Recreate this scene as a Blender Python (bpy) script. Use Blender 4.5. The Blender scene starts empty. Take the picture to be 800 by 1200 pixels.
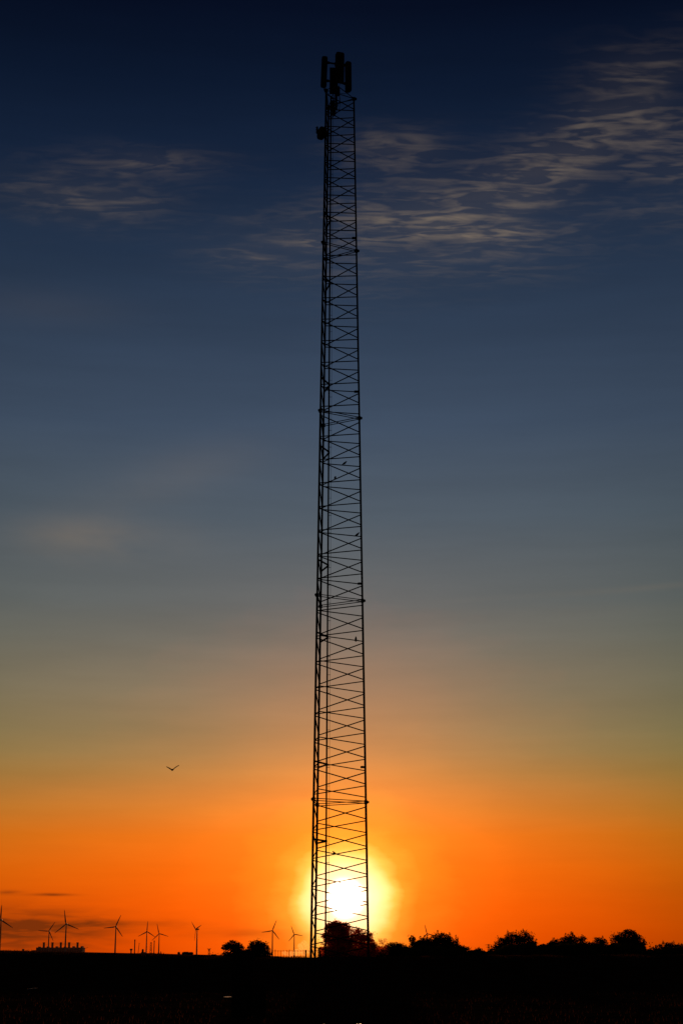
import bpy, bmesh, math, random
from mathutils import Vector, Matrix, Quaternion

random.seed(11)
scene = bpy.context.scene
col = scene.collection
rad = math.radians

# ------------------------------------------------------------------ camera
F = 1890.0            # focal length in photo pixels (800 x 1200 photo)
HOR = 1122.0          # row of the true horizon
CAMZ = 3.7
PITCH = math.atan((HOR - 600.0) / F)
cam_d = bpy.data.cameras.new("camera")
cam = bpy.data.objects.new("camera", cam_d)
col.objects.link(cam)
cam.location = (0, 0, CAMZ)
cam.rotation_euler = (math.pi / 2 + PITCH, 0, 0)
cam_d.sensor_fit = 'VERTICAL'
cam_d.sensor_height = 36.0
cam_d.lens = 36.0 * F / 1200.0
cam_d.clip_start = 0.1
cam_d.clip_end = 60000
scene.camera = cam

CP, SP = math.cos(PITCH), math.sin(PITCH)


def ray(px, py):
    cx, cy = (px - 400) / F, (600 - py) / F
    return Vector((cx, CP - SP * cy, SP + CP * cy))


def P(px, py, Y):
    """world point at ground distance Y seen at photo pixel px, py"""
    r = ray(px, py)
    k = Y / r.y
    return Vector((r.x * k, Y, CAMZ + r.z * k))


def azel(px, py):
    r = ray(px, py).normalized()
    return math.degrees(math.atan2(r.x, r.y)), math.degrees(math.asin(r.z))


SUN_AZ, SUN_EL = azel(405, 1053)

# ------------------------------------------------------------------ helpers


def setp(o, label=None, cat=None, group=None, kind=None):
    if label: o['label'] = label
    if cat: o['category'] = cat
    if group: o['group'] = group
    if kind: o['kind'] = kind
    return o


def empty(name, loc, label, cat, group=None, rotz=0):
    o = bpy.data.objects.new(name, None)
    col.objects.link(o)
    o.location = loc
    o.rotation_euler = (0, 0, rotz)
    o.empty_display_size = 0.5
    return setp(o, label, cat, group)


def link(name, bm, mat, parent=None, smooth=False, world=True):
    """bmesh in world coordinates (world=True) or in the parent's own frame"""
    me = bpy.data.meshes.new(name)
    if smooth:
        for f in bm.faces: f.smooth = True
    bm.to_mesh(me)
    bm.free()
    me.materials.append(mat)
    o = bpy.data.objects.new(name, me)
    col.objects.link(o)
    if parent is not None:
        o.parent = parent
        if world:
            root = Vector((0, 0, 0))
            q = parent
            while q is not None:
                root += q.location
                q = q.parent
            me.transform(Matrix.Translation(-root))
    return o


def tube(bm, a, b, r0, r1=None, n=6, cap=True):
    if r1 is None: r1 = r0
    a, b = Vector(a), Vector(b)
    d = b - a
    if d.length < 1e-6: return
    q = d.to_track_quat('Z', 'Y')
    ra, rb = [], []
    for i in range(n):
        t = 2 * math.pi * i / n
        v = q @ Vector((math.cos(t), math.sin(t), 0))
        ra.append(bm.verts.new(a + v * r0))
        rb.append(bm.verts.new(b + v * r1))
    for i in range(n):
        j = (i + 1) % n
        bm.faces.new((ra[i], ra[j], rb[j], rb[i]))
    if cap:
        bm.faces.new(ra[::-1])
        bm.faces.new(rb)


def box(bm, c, s, rotz=0.0, bev=0.0, mat=None):
    r = bmesh.ops.create_cube(bm, size=1.0)
    vs = r['verts']
    for v in vs: v.co = Vector((v.co.x * s[0], v.co.y * s[1], v.co.z * s[2]))
    if bev > 0:
        es = list({e for v in vs for e in v.link_edges})
        rb = bmesh.ops.bevel(bm, geom=es, offset=bev, segments=2, affect='EDGES', profile=0.5)
        vs = list({v for f in rb['faces'] for v in f.verts} | {v for v in vs if v.is_valid})
    M = Matrix.Translation(Vector(c)) @ (mat if mat is not None else Matrix.Rotation(rotz, 4, 'Z'))
    for v in vs: v.co = M @ v.co


def loft(bm, rings, cap=True):
    """rings: list of lists of Vectors of the same count"""
    R = [[bm.verts.new(v) for v in r] for r in rings]
    n = len(R[0])
    for a, b in zip(R, R[1:]):
        for i in range(n):
            j = (i + 1) % n
            bm.faces.new((a[i], a[j], b[j], b[i]))
    if cap:
        bm.faces.new(R[0][::-1])
        bm.faces.new(R[-1])


def lathe(bm, c, axis, prof, n=16):
    """prof: list of (distance along axis, radius)"""
    q = Vector(axis).normalized().to_track_quat('Z', 'Y')
    rings = []
    for t, r in prof:
        rings.append([Vector(c) + q @ Vector((r * math.cos(2 * math.pi * i / n), r * math.sin(2 * math.pi * i / n), t)) for i in range(n)])
    loft(bm, rings)


# ------------------------------------------------------------------ materials


def new_mat(name):
    m = bpy.data.materials.new(name)
    m.use_nodes = True
    nt = m.node_tree
    for n in list(nt.nodes): nt.nodes.remove(n)
    out = nt.nodes.new('ShaderNodeOutputMaterial')
    return m, nt, out


def surf(name, c0, c1, scale=4.0, rough=0.6, metal=0.0, detail=5.0, spec=0.3, bump=0.0):
    m, nt, out = new_mat(name)
    bs = nt.nodes.new('ShaderNodeBsdfPrincipled')
    bs.inputs['Roughness'].default_value = rough
    bs.inputs['Metallic'].default_value = metal
    bs.inputs['Specular IOR Level'].default_value = spec
    tc = nt.nodes.new('ShaderNodeTexCoord')
    nz = nt.nodes.new('ShaderNodeTexNoise')
    nz.inputs['Scale'].default_value = scale
    nz.inputs['Detail'].default_value = detail
    cr = nt.nodes.new('ShaderNodeValToRGB')
    cr.color_ramp.elements[0].position = 0.35
    cr.color_ramp.elements[1].position = 0.68
    cr.color_ramp.elements[0].color = (*c0, 1)
    cr.color_ramp.elements[1].color = (*c1, 1)
    nt.links.new(tc.outputs['Object'], nz.inputs['Vector'])
    nt.links.new(nz.outputs['Fac'], cr.inputs['Fac'])
    nt.links.new(cr.outputs['Color'], bs.inputs['Base Color'])
    if bump:
        bp = nt.nodes.new('ShaderNodeBump')
        bp.inputs['Strength'].default_value = bump
        nt.links.new(nz.outputs['Fac'], bp.inputs['Height'])
        nt.links.new(bp.outputs['Normal'], bs.inputs['Normal'])
    nt.links.new(bs.outputs[0], out.inputs['Surface'])
    return m


def leaf_mat(name, c0, c1, trans, tw=0.5):
    m, nt, out = new_mat(name)
    tc = nt.nodes.new('ShaderNodeTexCoord')
    nz = nt.nodes.new('ShaderNodeTexNoise')
    nz.inputs['Scale'].default_value = 0.9
    nz.inputs['Detail'].default_value = 4
    cr = nt.nodes.new('ShaderNodeValToRGB')
    cr.color_ramp.elements[0].position = 0.35
    cr.color_ramp.elements[1].position = 0.65
    cr.color_ramp.elements[0].color = (*c0, 1)
    cr.color_ramp.elements[1].color = (*c1, 1)
    nt.links.new(tc.outputs['Object'], nz.inputs['Vector'])
    nt.links.new(nz.outputs['Fac'], cr.inputs['Fac'])
    df = nt.nodes.new('ShaderNodeBsdfDiffuse')
    tr = nt.nodes.new('ShaderNodeBsdfTranslucent')
    tr.inputs['Color'].default_value = (*trans, 1)
    mx = nt.nodes.new('ShaderNodeMixShader')
    mx.inputs['Fac'].default_value = tw
    nt.links.new(cr.outputs['Color'], df.inputs['Color'])
    nt.links.new(df.outputs[0], mx.inputs[1])
    nt.links.new(tr.outputs[0], mx.inputs[2])
    nt.links.new(mx.outputs[0], out.inputs['Surface'])
    return m


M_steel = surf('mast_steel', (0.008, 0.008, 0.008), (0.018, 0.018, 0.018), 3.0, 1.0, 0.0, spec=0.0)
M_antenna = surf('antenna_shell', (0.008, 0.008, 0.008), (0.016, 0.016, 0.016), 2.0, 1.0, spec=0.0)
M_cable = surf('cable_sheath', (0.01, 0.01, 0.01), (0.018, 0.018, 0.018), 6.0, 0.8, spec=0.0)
M_turbine = surf('turbine_paint_hazed', (0.42, 0.27, 0.20), (0.50, 0.33, 0.25), 0.05, 0.8, spec=0.1)  # white paint, with warm distance haze mixed into its colour
M_concrete = surf('works_concrete_hazed', (0.42, 0.22, 0.14), (0.52, 0.28, 0.18), 0.08, 0.9, spec=0.05)  # reddish haze of the horizon tinted into the concrete colour
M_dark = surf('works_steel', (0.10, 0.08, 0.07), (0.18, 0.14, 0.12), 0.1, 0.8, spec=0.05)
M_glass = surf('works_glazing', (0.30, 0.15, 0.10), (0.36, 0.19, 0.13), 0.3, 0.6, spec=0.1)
M_bark = surf('bark', (0.012, 0.010, 0.008), (0.035, 0.028, 0.02), 5.0, 0.95, spec=0.05, bump=0.5)
M_wood = surf('weathered_wood', (0.012, 0.010, 0.008), (0.03, 0.025, 0.02), 6.0, 0.9, spec=0.05, bump=0.4)
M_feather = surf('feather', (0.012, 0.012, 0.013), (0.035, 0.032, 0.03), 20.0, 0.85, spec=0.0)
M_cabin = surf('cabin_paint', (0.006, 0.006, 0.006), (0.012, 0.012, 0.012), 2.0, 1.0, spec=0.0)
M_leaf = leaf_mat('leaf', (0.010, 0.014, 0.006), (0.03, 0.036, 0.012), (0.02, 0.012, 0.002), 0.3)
M_leaf_glare = leaf_mat('leaf_glare_tint', (0.20, 0.030, 0.010), (0.42, 0.06, 0.016), (0.80, 0.12, 0.025), 0.5)  # red veil of sun glare put into the leaf colours
M_grass = leaf_mat('grass_blade', (0.012, 0.014, 0.006), (0.03, 0.03, 0.012), (0.04, 0.012, 0.003), 0.35)
M_soil = surf('field_soil', (0.006, 0.004, 0.003), (0.018, 0.011, 0.008), 0.35, 1.0, spec=0.0, detail=9, bump=0.6)
M_water = surf('puddle_water', (0.004, 0.004, 0.004), (0.008, 0.007, 0.006), 2.0, 0.38, spec=0.5)

# ------------------------------------------------------------------ ground


def sstep(a, b, t):
    t = max(0.0, min(1.0, (t - a) / (b - a)))
    return t * t * (3 - 2 * t)


BANK_D = 300.0
_prof = [(-500, 1113.4), (0, 1113.8), (30, 1114.3), (60, 1115.7), (110, 1116.6), (150, 1117.3), (190, 1117.9), (228, 1119.4), (246, 1121.2), (300, 1121.8), (375, 1121.8), (440, 1121.0), (620, 1119.5), (1300, 1119.0)]


def crest(px):
    if px <= _prof[0][0]: y = _prof[0][1]
    elif px >= _prof[-1][0]: y = _prof[-1][1]
    else:
        for (a, ya), (b, yb) in zip(_prof, _prof[1:]):
            if a <= px <= b:
                y = ya + (yb - ya) * (px - a) / (b - a)
                break
    return CAMZ + (HOR - y) / F * BANK_D * 1.0


def ground_z(x, y):
    px = 400 + x / BANK_D * F / 1.0 * 0.965
    up = sstep(200, BANK_D, y)
    z = crest(px) * up * (1 - sstep(750, 1600, y))
    z += 0.10 * math.sin(x * 0.31 + y * 0.05) * math.sin(y * 0.21) * (1 - sstep(180, 280, y)) * sstep(2, 12, abs(y - 100))
    return z - 2.0 * sstep(1500, 3000, y) * 0


xs = sorted(set([-9000, -4000, -2000, -1000, -600, -400, -300] + [i * 2.0 for i in range(-110, 111)] + [300, 400, 600, 1000, 2000, 4000, 9000]))
ys = sorted(set([-500, -200, -60, 0, 30, 60, 80] + [84 + i * 4.0 for i in range(0, 76)] + [400, 430, 470, 520, 600, 700, 800, 1000, 1200, 1400, 1700, 2500, 4000, 7000, 12000, 20000, 30000]))
bm = bmesh.new()
gv = [[bm.verts.new((x, y, ground_z(x, y))) for x in xs] for y in ys]
for j in range(len(ys) - 1):
    for i in range(len(xs) - 1):
        bm.faces.new((gv[j][i], gv[j][i + 1], gv[j + 1][i + 1], gv[j + 1][i]))
g = link('ground', bm, M_soil, smooth=True)
setp(g, kind='structure')

# rough grass on the bank and field (nobody could count it)
bm = bmesh.new()
rg = random.Random(5)


def blade(bm, x, y, z, h, w):
    a = rg.uniform(0, math.pi)
    dx, dy = math.cos(a) * w, math.sin(a) * w
    lx, ly = rg.uniform(-.35, .35) * h, rg.uniform(-.35, .35) * h
    v = [bm.verts.new(p) for p in ((x - dx, y - dy, z - .03), (x + dx, y + dy, z - .03), (x + lx, y + ly, z + h))]
    bm.faces.new(v)


for k in range(16000):
    y = BANK_D + rg.uniform(-22, 14)
    x = rg.uniform(-75, 75)
    s = 0.6 + 0.4 * math.sin(x * 0.9) * math.sin(x * 0.37 + 1)
    blade(bm, x, y, ground_z(x, y), rg.uniform(0.05, 0.34) * s * s * (1.0 + .5 * math.sin(x * .23 + 2)), rg.uniform(.02, .06))
for k in range(4000):
    y = 96 + 100 * rg.random() ** 1.3
    x = rg.uniform(-.24, .24) * y
    blade(bm, x, y, ground_z(x, y), rg.uniform(0.05, 0.3), rg.uniform(.01, .03))
gr = link('grass', bm, M_grass)
setp(gr, kind='stuff')

# puddles catching the sky


def puddle(px, py, wpx, lpx):
    y = CAMZ * 1.0 / ((py - HOR) / F / 1.0) * 0.965
    for _ in range(4):
        zz = ground_z((px - 400) / F * y * 1.035, y)
        y = 1.0
        r = ray(px, py)
        y = (zz + 0.02 - CAMZ) / r.z * r.y
    c = P(px, py, y)
    c2 = P(px, py - lpx, y)
    # length along the ground for lpx rows
    r2 = ray(px, py - lpx)
    y2 = (c.z - CAMZ) / r2.z * r2.y
    ln = max(0.4, (y2 - y))
    w = wpx / F * y
    zt = max(ground_z(c.x + dx, c.y + dy) for dx in (-w / 2, 0, w / 2) for dy in (-ln / 2, 0, ln / 2)) + 0.012
    bm = bmesh.new()
    vs = []
    n = 22
    rr = random.Random(int(px))
    for i in range(n):
        t = 2 * math.pi * i / n
        q = 1 + rr.uniform(-.18, .18)
        vs.append(bm.verts.new((c.x + math.cos(t) * w / 2 * q, c.y + math.sin(t) * ln / 2 * q, zt)))
    bm.faces.new(vs)
    o = link('puddle', bm, M_water)
    setp(o, kind='structure')


puddle(266.5, 1169, 9, 0.9)
puddle(38, 1156, 2.2, 1.2)
puddle(181, 1146, 2.2, 1.2)
puddle(420.5, 1199.6, 8, 0.5)
puddle(379.5, 1199.5, 1.6, 0.8)

# ------------------------------------------------------------------ lattice mast
D = 100.0
S0 = (430 - 369) / F * D / 0.866


def z_at(py, Y=D, px=400):
    return P(px, py, Y).z


# leg axes from two points each
def line(p, q):
    d = (q - p) / (q.z - p.z)
    return lambda z: p + d * (z - p.z)


def half(py):        # half of the triangle's side, metres
    t = (py - 116) / (940 - 116)
    wpx = (414.5 - 383) + ((428.5 - 369.6) - (414.5 - 383)) * t
    depth = 100 * (1 + (1.12 / 0.9646 - 1) * max(0, (1122 - py) / 1006))
    return wpx / F * depth / 0.866 / 2


hb, ht = half(940), half(116)
legC = line(P(428.5, 940, D), P(414.5, 116, D))
legA = line(P(367.5, 934, D - hb), P(382.0, 106, D - ht))
legB = line(P(371.8, 946, D + hb), P(385.0, 126, D + ht))
FZ = [z_at(940), z_at(704), z_at(490), z_at(294)]
ZT = z_at(115.5)
LV = [0.0] + FZ + [ZT]
base_pt = (legA(0) + legB(0) + legC(0)) / 3
mast = empty('lattice_mast', (base_pt.x, base_pt.y, 0), 'very tall dark three-legged lattice mast in front of the rising sun, antennas at its top', 'radio mast')


def leg_mesh(L):
    bm = bmesh.new()
    for i, (a, b) in enumerate(zip(LV, LV[1:])):
        r = 0.074 - 0.0035 * i
        tube(bm, L(a), L(b), r, r, 10)
    return bm


legs = []
for L, lab in ((legA, None), (legB, None), (legC, None)):
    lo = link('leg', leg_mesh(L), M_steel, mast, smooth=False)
    legs.append(lo)
cen = lambda z: (legA(z) + legB(z) + legC(z)) / 3
for L, lo in ((legA, legs[0]), (legB, legs[1]), (legC, legs[2])):
    for z in FZ + [ZT - 0.03]:
        bm = bmesh.new()
        p = L(z)
        out = (p - cen(z)); out.z = 0; out.normalize()
        lathe(bm, p - Vector((0, 0, .085)), (0, 0, 1), [(0, .125), (.055, .125), (.056, .075), (.114, .075), (.115, .125), (.17, .125)], 12)
        c = p + out * 0.10
        ang = math.atan2(out.y, out.x)
        box(bm, c, (0.20, 0.15, 0.13), ang, 0.012)
        for k in range(8):
            t = 2 * math.pi * k / 8
            tube(bm, p + Vector((math.cos(t) * .1, math.sin(t) * .1, -.12)), p + Vector((math.cos(t) * .1, math.sin(t) * .1, .12)), .012, n=5)
        link('flange', bm, M_steel, lo)
    bm = bmesh.new()
    p = L(0)
    box(bm, (p.x, p.y, 0.13), (0.9, 0.9, 0.34), 0, 0.02)
    tube(bm, (p.x, p.y, 0.30), (p.x, p.y, 0.34), 0.2, n=12)
    link('footing', bm, M_steel, lo)

# zig-zag bracing.  phase: which face has its node on leg C at each flange
braces = []


def bracing(Lp, Lq, za, zb, n_half, start_q):
    """n_half bars climbing from za to zb, alternately from Lp to Lq; start_q: first node on Lq"""
    gap = 0.24
    z0, z1 = za + gap, zb - gap
    h = (z1 - z0) / n_half
    onq = start_q
    for k in range(n_half):
        a, b = z0 + k * h + 0.055, z0 + (k + 1) * h - 0.055
        (U, V) = (Lq, Lp) if onq else (Lp, Lq)
        braces.append((U(a), V(b)))
        onq = not onq


counts = [15, 15, 15, 15, 17]
bc_on_c = True
# at ground: alternate so that at 940 BC is on C, at 704 AC, 490 BC, 294 AC
at = {0: 'A', 1: 'B', 2: 'A', 3: 'B', 4: 'A', 5: 'B'}
for i in range(5):
    za, zb = LV[i], LV[i + 1]
    n = counts[i]
    acC = (at[i] == 'A')
    bracing(legA, legC, za, zb, n, acC)
    bracing(legB, legC, za, zb, n, not acC)
    bracing(legA, legB, za, zb, n, acC)


def pxlen(a, b):
    def pr(p):
        v = p - Vector((0, 0, CAMZ))
        d = v.y * CP + v.z * SP
        u = -v.y * SP + v.z * CP
        return Vector((v.x / d * F, u / d * F)), 600 - u / d * F
    (A, ya), (B, yb) = pr(a), pr(b)
    return (A - B).length if max(ya, yb) < 1125 else 0.0


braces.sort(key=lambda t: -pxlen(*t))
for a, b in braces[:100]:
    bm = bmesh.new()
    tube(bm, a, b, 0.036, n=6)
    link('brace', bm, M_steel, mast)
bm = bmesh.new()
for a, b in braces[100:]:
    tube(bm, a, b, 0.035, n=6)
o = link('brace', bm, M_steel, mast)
setp(o, kind='stuff')

# horizontal frames at the flange levels
for i, z in enumerate(FZ):
    for U, V in ((legA, legC), (legB, legC), (legA, legB)):
        bm = bmesh.new()
        for dz in (-0.065, 0.065):
            tube(bm, U(z) + Vector((0, 0, dz)), V(z) + Vector((0, 0, dz)), 0.028, n=6)
        link('ring_strut', bm, M_steel, mast)
for U, V in ((legA, legC), (legB, legC), (legA, legB)):
    bm = bmesh.new()
    tube(bm, U(ZT), V(ZT), 0.028, n=6)
    link('ring_strut', bm, M_steel, mast)

# cable ladder, seen edge on
rail = line(P(381.3, 1100, D), P(387.7, 117, D))
zr1 = ZT + 0.1
bm = bmesh.new()
a, b = rail(0.3), rail(zr1)
for dy in (-0.17, 0.17):
    tube(bm, a + Vector((0, dy, 0)), b + Vector((0, dy, 0)), 0.045, n=8)
for k in range(6):
    dx = -0.03 + 0.06 * (k % 2)
    dy = -0.12 + 0.048 * k
    tube(bm, a + Vector((dx, dy, 0)), b + Vector((dx, dy, 0)), 0.025, n=6)
ladder = link('cable_ladder', bm, M_cable, mast)
bm = bmesh.new()
z = 0.8
while z < zr1:
    p = rail(z)
    tube(bm, p + Vector((-.04, -.16, 0)), p + Vector((-.04, .16, 0)), 0.014, n=5)
    z += 0.45
link('rung', bm, M_steel, ladder).__setitem__('kind', 'stuff')
bm = bmesh.new()
w = lambda z: rail(z) + Vector((0.185 - 0.0006 * z, 0.0, 0))
tube(bm, w(0.4), w(zr1), 0.010, n=5)
z = 1.2
rw = random.Random(3)
while z < zr1:
    p = w(z)
    tube(bm, rail(z), p + Vector((0.03, 0, 0)), 0.010 if rw.random() < .5 else .016, n=5)
    z += 1.15
link('safety_wire', bm, M_steel, ladder)
for fz in FZ:
    for dz in (-2.35, 2.3):
        z = fz + dz
        bm = bmesh.new()
        for L in (legA, legB):
            e = rail(z) + Vector((0, -0.14 if L is legA else 0.14, 0))
            tube(bm, L(z), e, 0.058, n=8)
            box(bm, e, (0.14, 0.10, 0.12), 0, 0.01)
        link('bracket', bm, M_steel, ladder)

# small boxes clipped to the right-hand leg
for px, py in ((414.4, 279), (417.0, 459), (421.2, 684), (424.6, 899)):
    p = P(px, py, D)
    bm = bmesh.new()
    box(bm, p, (0.26, 0.16, 0.12), 0, 0.012)
    box(bm, p + Vector((0.0, 0, 0.06)), (0.14, 0.10, 0.03), 0, 0.006)
    lz = legC(p.z)
    tube(bm, p, lz, 0.03, n=6)
    link('junction_box', bm, M_steel, mast)

# head of the mast: pole, struts, antennas
YC = D + 0.05
pole_b = P(393.3, 122, YC)
pole_t = P(394.0, 64, YC)
bm = bmesh.new()
tube(bm, (pole_t.x, YC, pole_b.z - 0.4), (pole_t.x, YC, pole_t.z), 0.075, n=12)
link('antenna_pole', bm, M_steel, mast)
px0 = pole_t.x
zs = P(395.4, 99.5, YC).z
for L in (legA, legB, legC):
    bm = bmesh.new()
    tube(bm, L(ZT), (px0, YC, zs), 0.03, n=6)
    link('top_strut', bm, M_steel, mast)
    bm = bmesh.new()
    tube(bm, L(ZT - 0.1), (px0, YC, ZT - 0.32), 0.026, n=6)
    link('top_strut', bm, M_steel, mast)


def panel(px_t, py_t, px_b, py_b, dy, wid, dep, face, arms):
    Y = D + dy
    t, b = P(px_t, py_t, Y), P(px_b, py_b, Y)
    ax = (t - b)
    ln = ax.length
    z = ax.normalized()
    fx = Vector((math.cos(face), math.sin(face), 0))       # facing direction
    x = fx.cross(z).normalized()                            # width
    y = z.cross(x).normalized()
    bm = bmesh.new()
    rings = []
    sect = []
    nn = 20
    for i in range(nn):
        a = 2 * math.pi * i / nn
        ca, sa = math.cos(a), math.sin(a)
        e = 0.55
        sx = math.copysign(abs(ca) ** e, ca) * wid / 2
        sy = math.copysign(abs(sa) ** e, sa) * dep / 2
        sect.append((sx, sy))
    for k, s in ((0, .80), (.015, .93), (.05, 1), (.5, 1), (.95, 1), (.985, .93), (1, .80)):
        rings.append([b + z * (ln * k) + x * (sx * s) + y * (sy * s) for sx, sy in sect])
    loft(bm, rings)
    o = link('panel_antenna', bm, M_antenna, mast)
    for fr in arms:
        c = b + z * (ln * fr)
        bm = bmesh.new()
        q = Vector((px0, YC, c.z - 0.03))
        tube(bm, c, q, 0.065, n=8)
        mid = c.lerp(q, 0.32)
        box(bm, mid, (0.16, 0.16, 0.14), face, 0.015)
        lathe(bm, q - Vector((0, 0, .07)), (0, 0, 1), [(0, .12), (.14, .12)], 12)
        link('mount_arm', bm, M_steel, o)
    bm = bmesh.new()
    for s in (-1, 0, 1):
        p0 = b + x * (s * wid * .25)
        tube(bm, p0, p0 - z * 0.09, 0.022, n=6)
    pts = [b - z * .08, b - z * .28 + (Vector((px0, YC, b.z)) - b) * .35, Vector((px0, YC - .05, b.z - .35))]
    for a_, b_ in zip(pts, pts[1:]): tube(bm, a_, b_, 0.018, n=6)
    link('jumper_cable', bm, M_cable, o)


panel(380.4, 67.3, 379.0, 101.6, -0.15, 0.45, 0.42, math.pi * 1.02, (.22, .84))
panel(407.7, 73.3, 408.1, 107.0, 0.42, 0.45, 0.42, 0.35, (.24, .88))
panel(398.4, 61.8, 398.0, 97.0, -0.75, 0.60, 0.24, -math.pi / 2 + .25, (.2, .8))
# radio units strapped to the pole
for (pa, pb, pc, pd, dy) in ((386.2, 80, 396.2, 94.5, -0.22), (386.0, 95.2, 395.8, 109.5, -0.26), (392, 103, 398.2, 112, 0.25), (387.0, 118.3, 391.8, 126.2, -0.1), (388.6, 126.8, 392.8, 134.6, -0.1)):
    a, b = P(pa, pd, D + dy), P(pc, pb, D + dy)
    c = (a + b) / 2
    bm = bmesh.new()
    w_, h_ = b.x - a.x, b.z - a.z
    box(bm, c, (w_, 0.24, h_), 0, 0.02)
    k = int(w_ / 0.06)
    for i in range(k):
        box(bm, (a.x + (i + .5) * w_ / k, c.y - 0.15, c.z), (0.015, 0.07, h_ * .82))
    o = link('radio_unit', bm, M_antenna, mast)
    bm = bmesh.new()
    hx = px0 if pd < 115 else rail(c.z).x
    tube(bm, c + Vector((0, 0.05, h_ * .3)), (hx, YC, c.z + h_ * .3), 0.035, n=6)
    link('mount_arm', bm, M_steel, o)
    bm = bmesh.new()
    tube(bm, c + Vector((0, 0.05, -h_ * .3)), (hx, YC, c.z - h_ * .3), 0.035, n=6)
    link('mount_arm', bm, M_steel, o)
# drooping jumper leads at the head
bm = bmesh.new()
rj = random.Random(8)
for k in range(7):
    s = Vector((px0 + rj.uniform(-.35, .3), YC + rj.uniform(-.3, .3), ZT + rj.uniform(.1, .5)))
    e = rail(ZT - rj.uniform(.5, 1.6)) + Vector((rj.uniform(-.05, .1), rj.uniform(-.15, .15), 0))
    prev = s
    for i in range(1, 9):
        t = i / 8
        p = s.lerp(e, t) + Vector((rj.uniform(.15, .3) * math.sin(math.pi * t), 0, -0.25 * math.sin(math.pi * t)))
        tube(bm, prev, p, 0.017, n=5)
        prev = p
link('feeder_lead', bm, M_cable, mast)
# microwave dish on the near left leg
dc = P(376.6, 156.2, D - ht - 0.15)
ax = Vector((-0.86, -0.45, 0.02)).normalized()
bm = bmesh.new()
lathe(bm, dc, ax, [(-.30, .16), (-.24, .30), (-.14, .42), (-.10, .455), (.10, .455), (.13, .44), (.17, .34), (.20, .18), (.21, .02)], 24)
dish = link('microwave_dish', bm, M_antenna, mast)
bm = bmesh.new()
lp = legA(dc.z)
tube(bm, dc - ax * .25, lp, 0.05, n=8)
box(bm, dc - ax * .36, (0.22, 0.2, 0.26), 0, 0.015)
tube(bm, lp + Vector((-.02, -.08, -.55)), lp + Vector((-.02, -.08, .55)), 0.05, n=8)
link('mount_arm', bm, M_steel, dish)
c2 = P(371.6, 152.5, D - ht - 0.2)
bm = bmesh.new()
box(bm, c2, (0.13, 0.16, 0.5), 0, 0.03)
for k in range(4):
    tube(bm, c2 + Vector((-.06, 0, .18 - k * .13)), c2 + Vector((-.12, 0, .20 - k * .13)), 0.02, n=5)
tube(bm, c2 + Vector((0, 0, 0)), dc, 0.05, n=6)
link('radio_unit', bm, M_antenna, dish)

# ------------------------------------------------------------------ birds


def perched_bird(px, py, facing, label, size=0.19, Y=D, lean=0.6):
    p = P(px, py + .6, Y)
    root = empty('bird', p, label, 'bird', 'birds perched on the mast', rotz=facing)
    bm = bmesh.new()
    # spine from tail tip to beak in own x-z plane
    sp = [(-1.15, -.52, .05, .02), (-.85, -.36, .12, .05), (-.5, -.12, .20, .15), (-.15, .10, .27, .25), (.18, .34, .26, .25), (.38, .55, .19, .18),
          (.50, .72, .17, .17), (.62, .82, .14, .14), (.72, .82, .06, .06), (.92, .79, .012, .012)]
    n = 10
    rings = []
    for i, (x, z, ry, rz) in enumerate(sp):
        ry, rz = ry * 1.35, rz * 1.35
        a = sp[max(0, i - 1)]
        b = sp[min(len(sp) - 1, i + 1)]
        t = Vector((b[0] - a[0], 0, b[1] - a[1])).normalized()
        nrm = Vector((-t.z, 0, t.x))
        rings.append([(Vector((x, 0, z + .35)) + Vector((0, ry * math.cos(2 * math.pi * k / n), 0)) + nrm * (rz * math.sin(2 * math.pi * k / n))) * size for k in range(n)])
    loft(bm, rings)
    for s in (-1, 1):
        tube(bm, Vector((.02, .09 * s, .25)) * size, Vector((.06, .09 * s, -.05)) * size, .025 * size, n=5)
        for d in (-.12, 0, .12):
            tube(bm, Vector((.06, .09 * s, -.05)) * size, Vector((.24, .09 * s + d * .7, -.06)) * size, .02 * size, n=4)
    link('body', bm, M_feather, root, smooth=True, world=False)
    for s in (-1, 1):
        bm = bmesh.new()
        pr = [(.25, .62, .03), (.1, .74, .09), (-.25, .52, .12), (-.65, .22, .09), (-1.0, -.06, .02)]
        rings = []
        for x, z, w_ in pr:
            c = Vector((x, s * .25 * (1 - .5 * abs(x)), z - .02))
            rings.append([(c + Vector((0, s * .05 * math.cos(2 * math.pi * k / 8), w_ * 1.8 * math.sin(2 * math.pi * k / 8)))) * size for k in range(8)])
        loft(bm, rings)
        link('wing', bm, M_feather, root, smooth=True, world=False)
    return root


perched_bird(403.6, 544.0, 0.15, 'small dark bird perched on the mast bracing, upper of two near mid height')
perched_bird(392.6, 561.0, math.pi / 2 - .2, 'small upright bird perched on the mast bracing close beside the cable ladder')
perched_bird(418.4, 627.6, 0.1, 'small dark bird perched on a brace beside the right mast leg')
b4 = perched_bird(416.8, 750.2, -math.pi / 2, 'small bird with half-raised wings perched on a mast brace')
perched_bird(392.0, 1001.0, math.pi, 'lowest of the small birds perched on the mast, just above the sun', 0.17)

# wings half raised for the fourth bird: two extra feathers spread
for ch, s in zip([c for c in b4.children if c.name.startswith('wing')], (-1, 1)):
    ch.rotation_euler = (s * -0.9, 0, 0)

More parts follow.
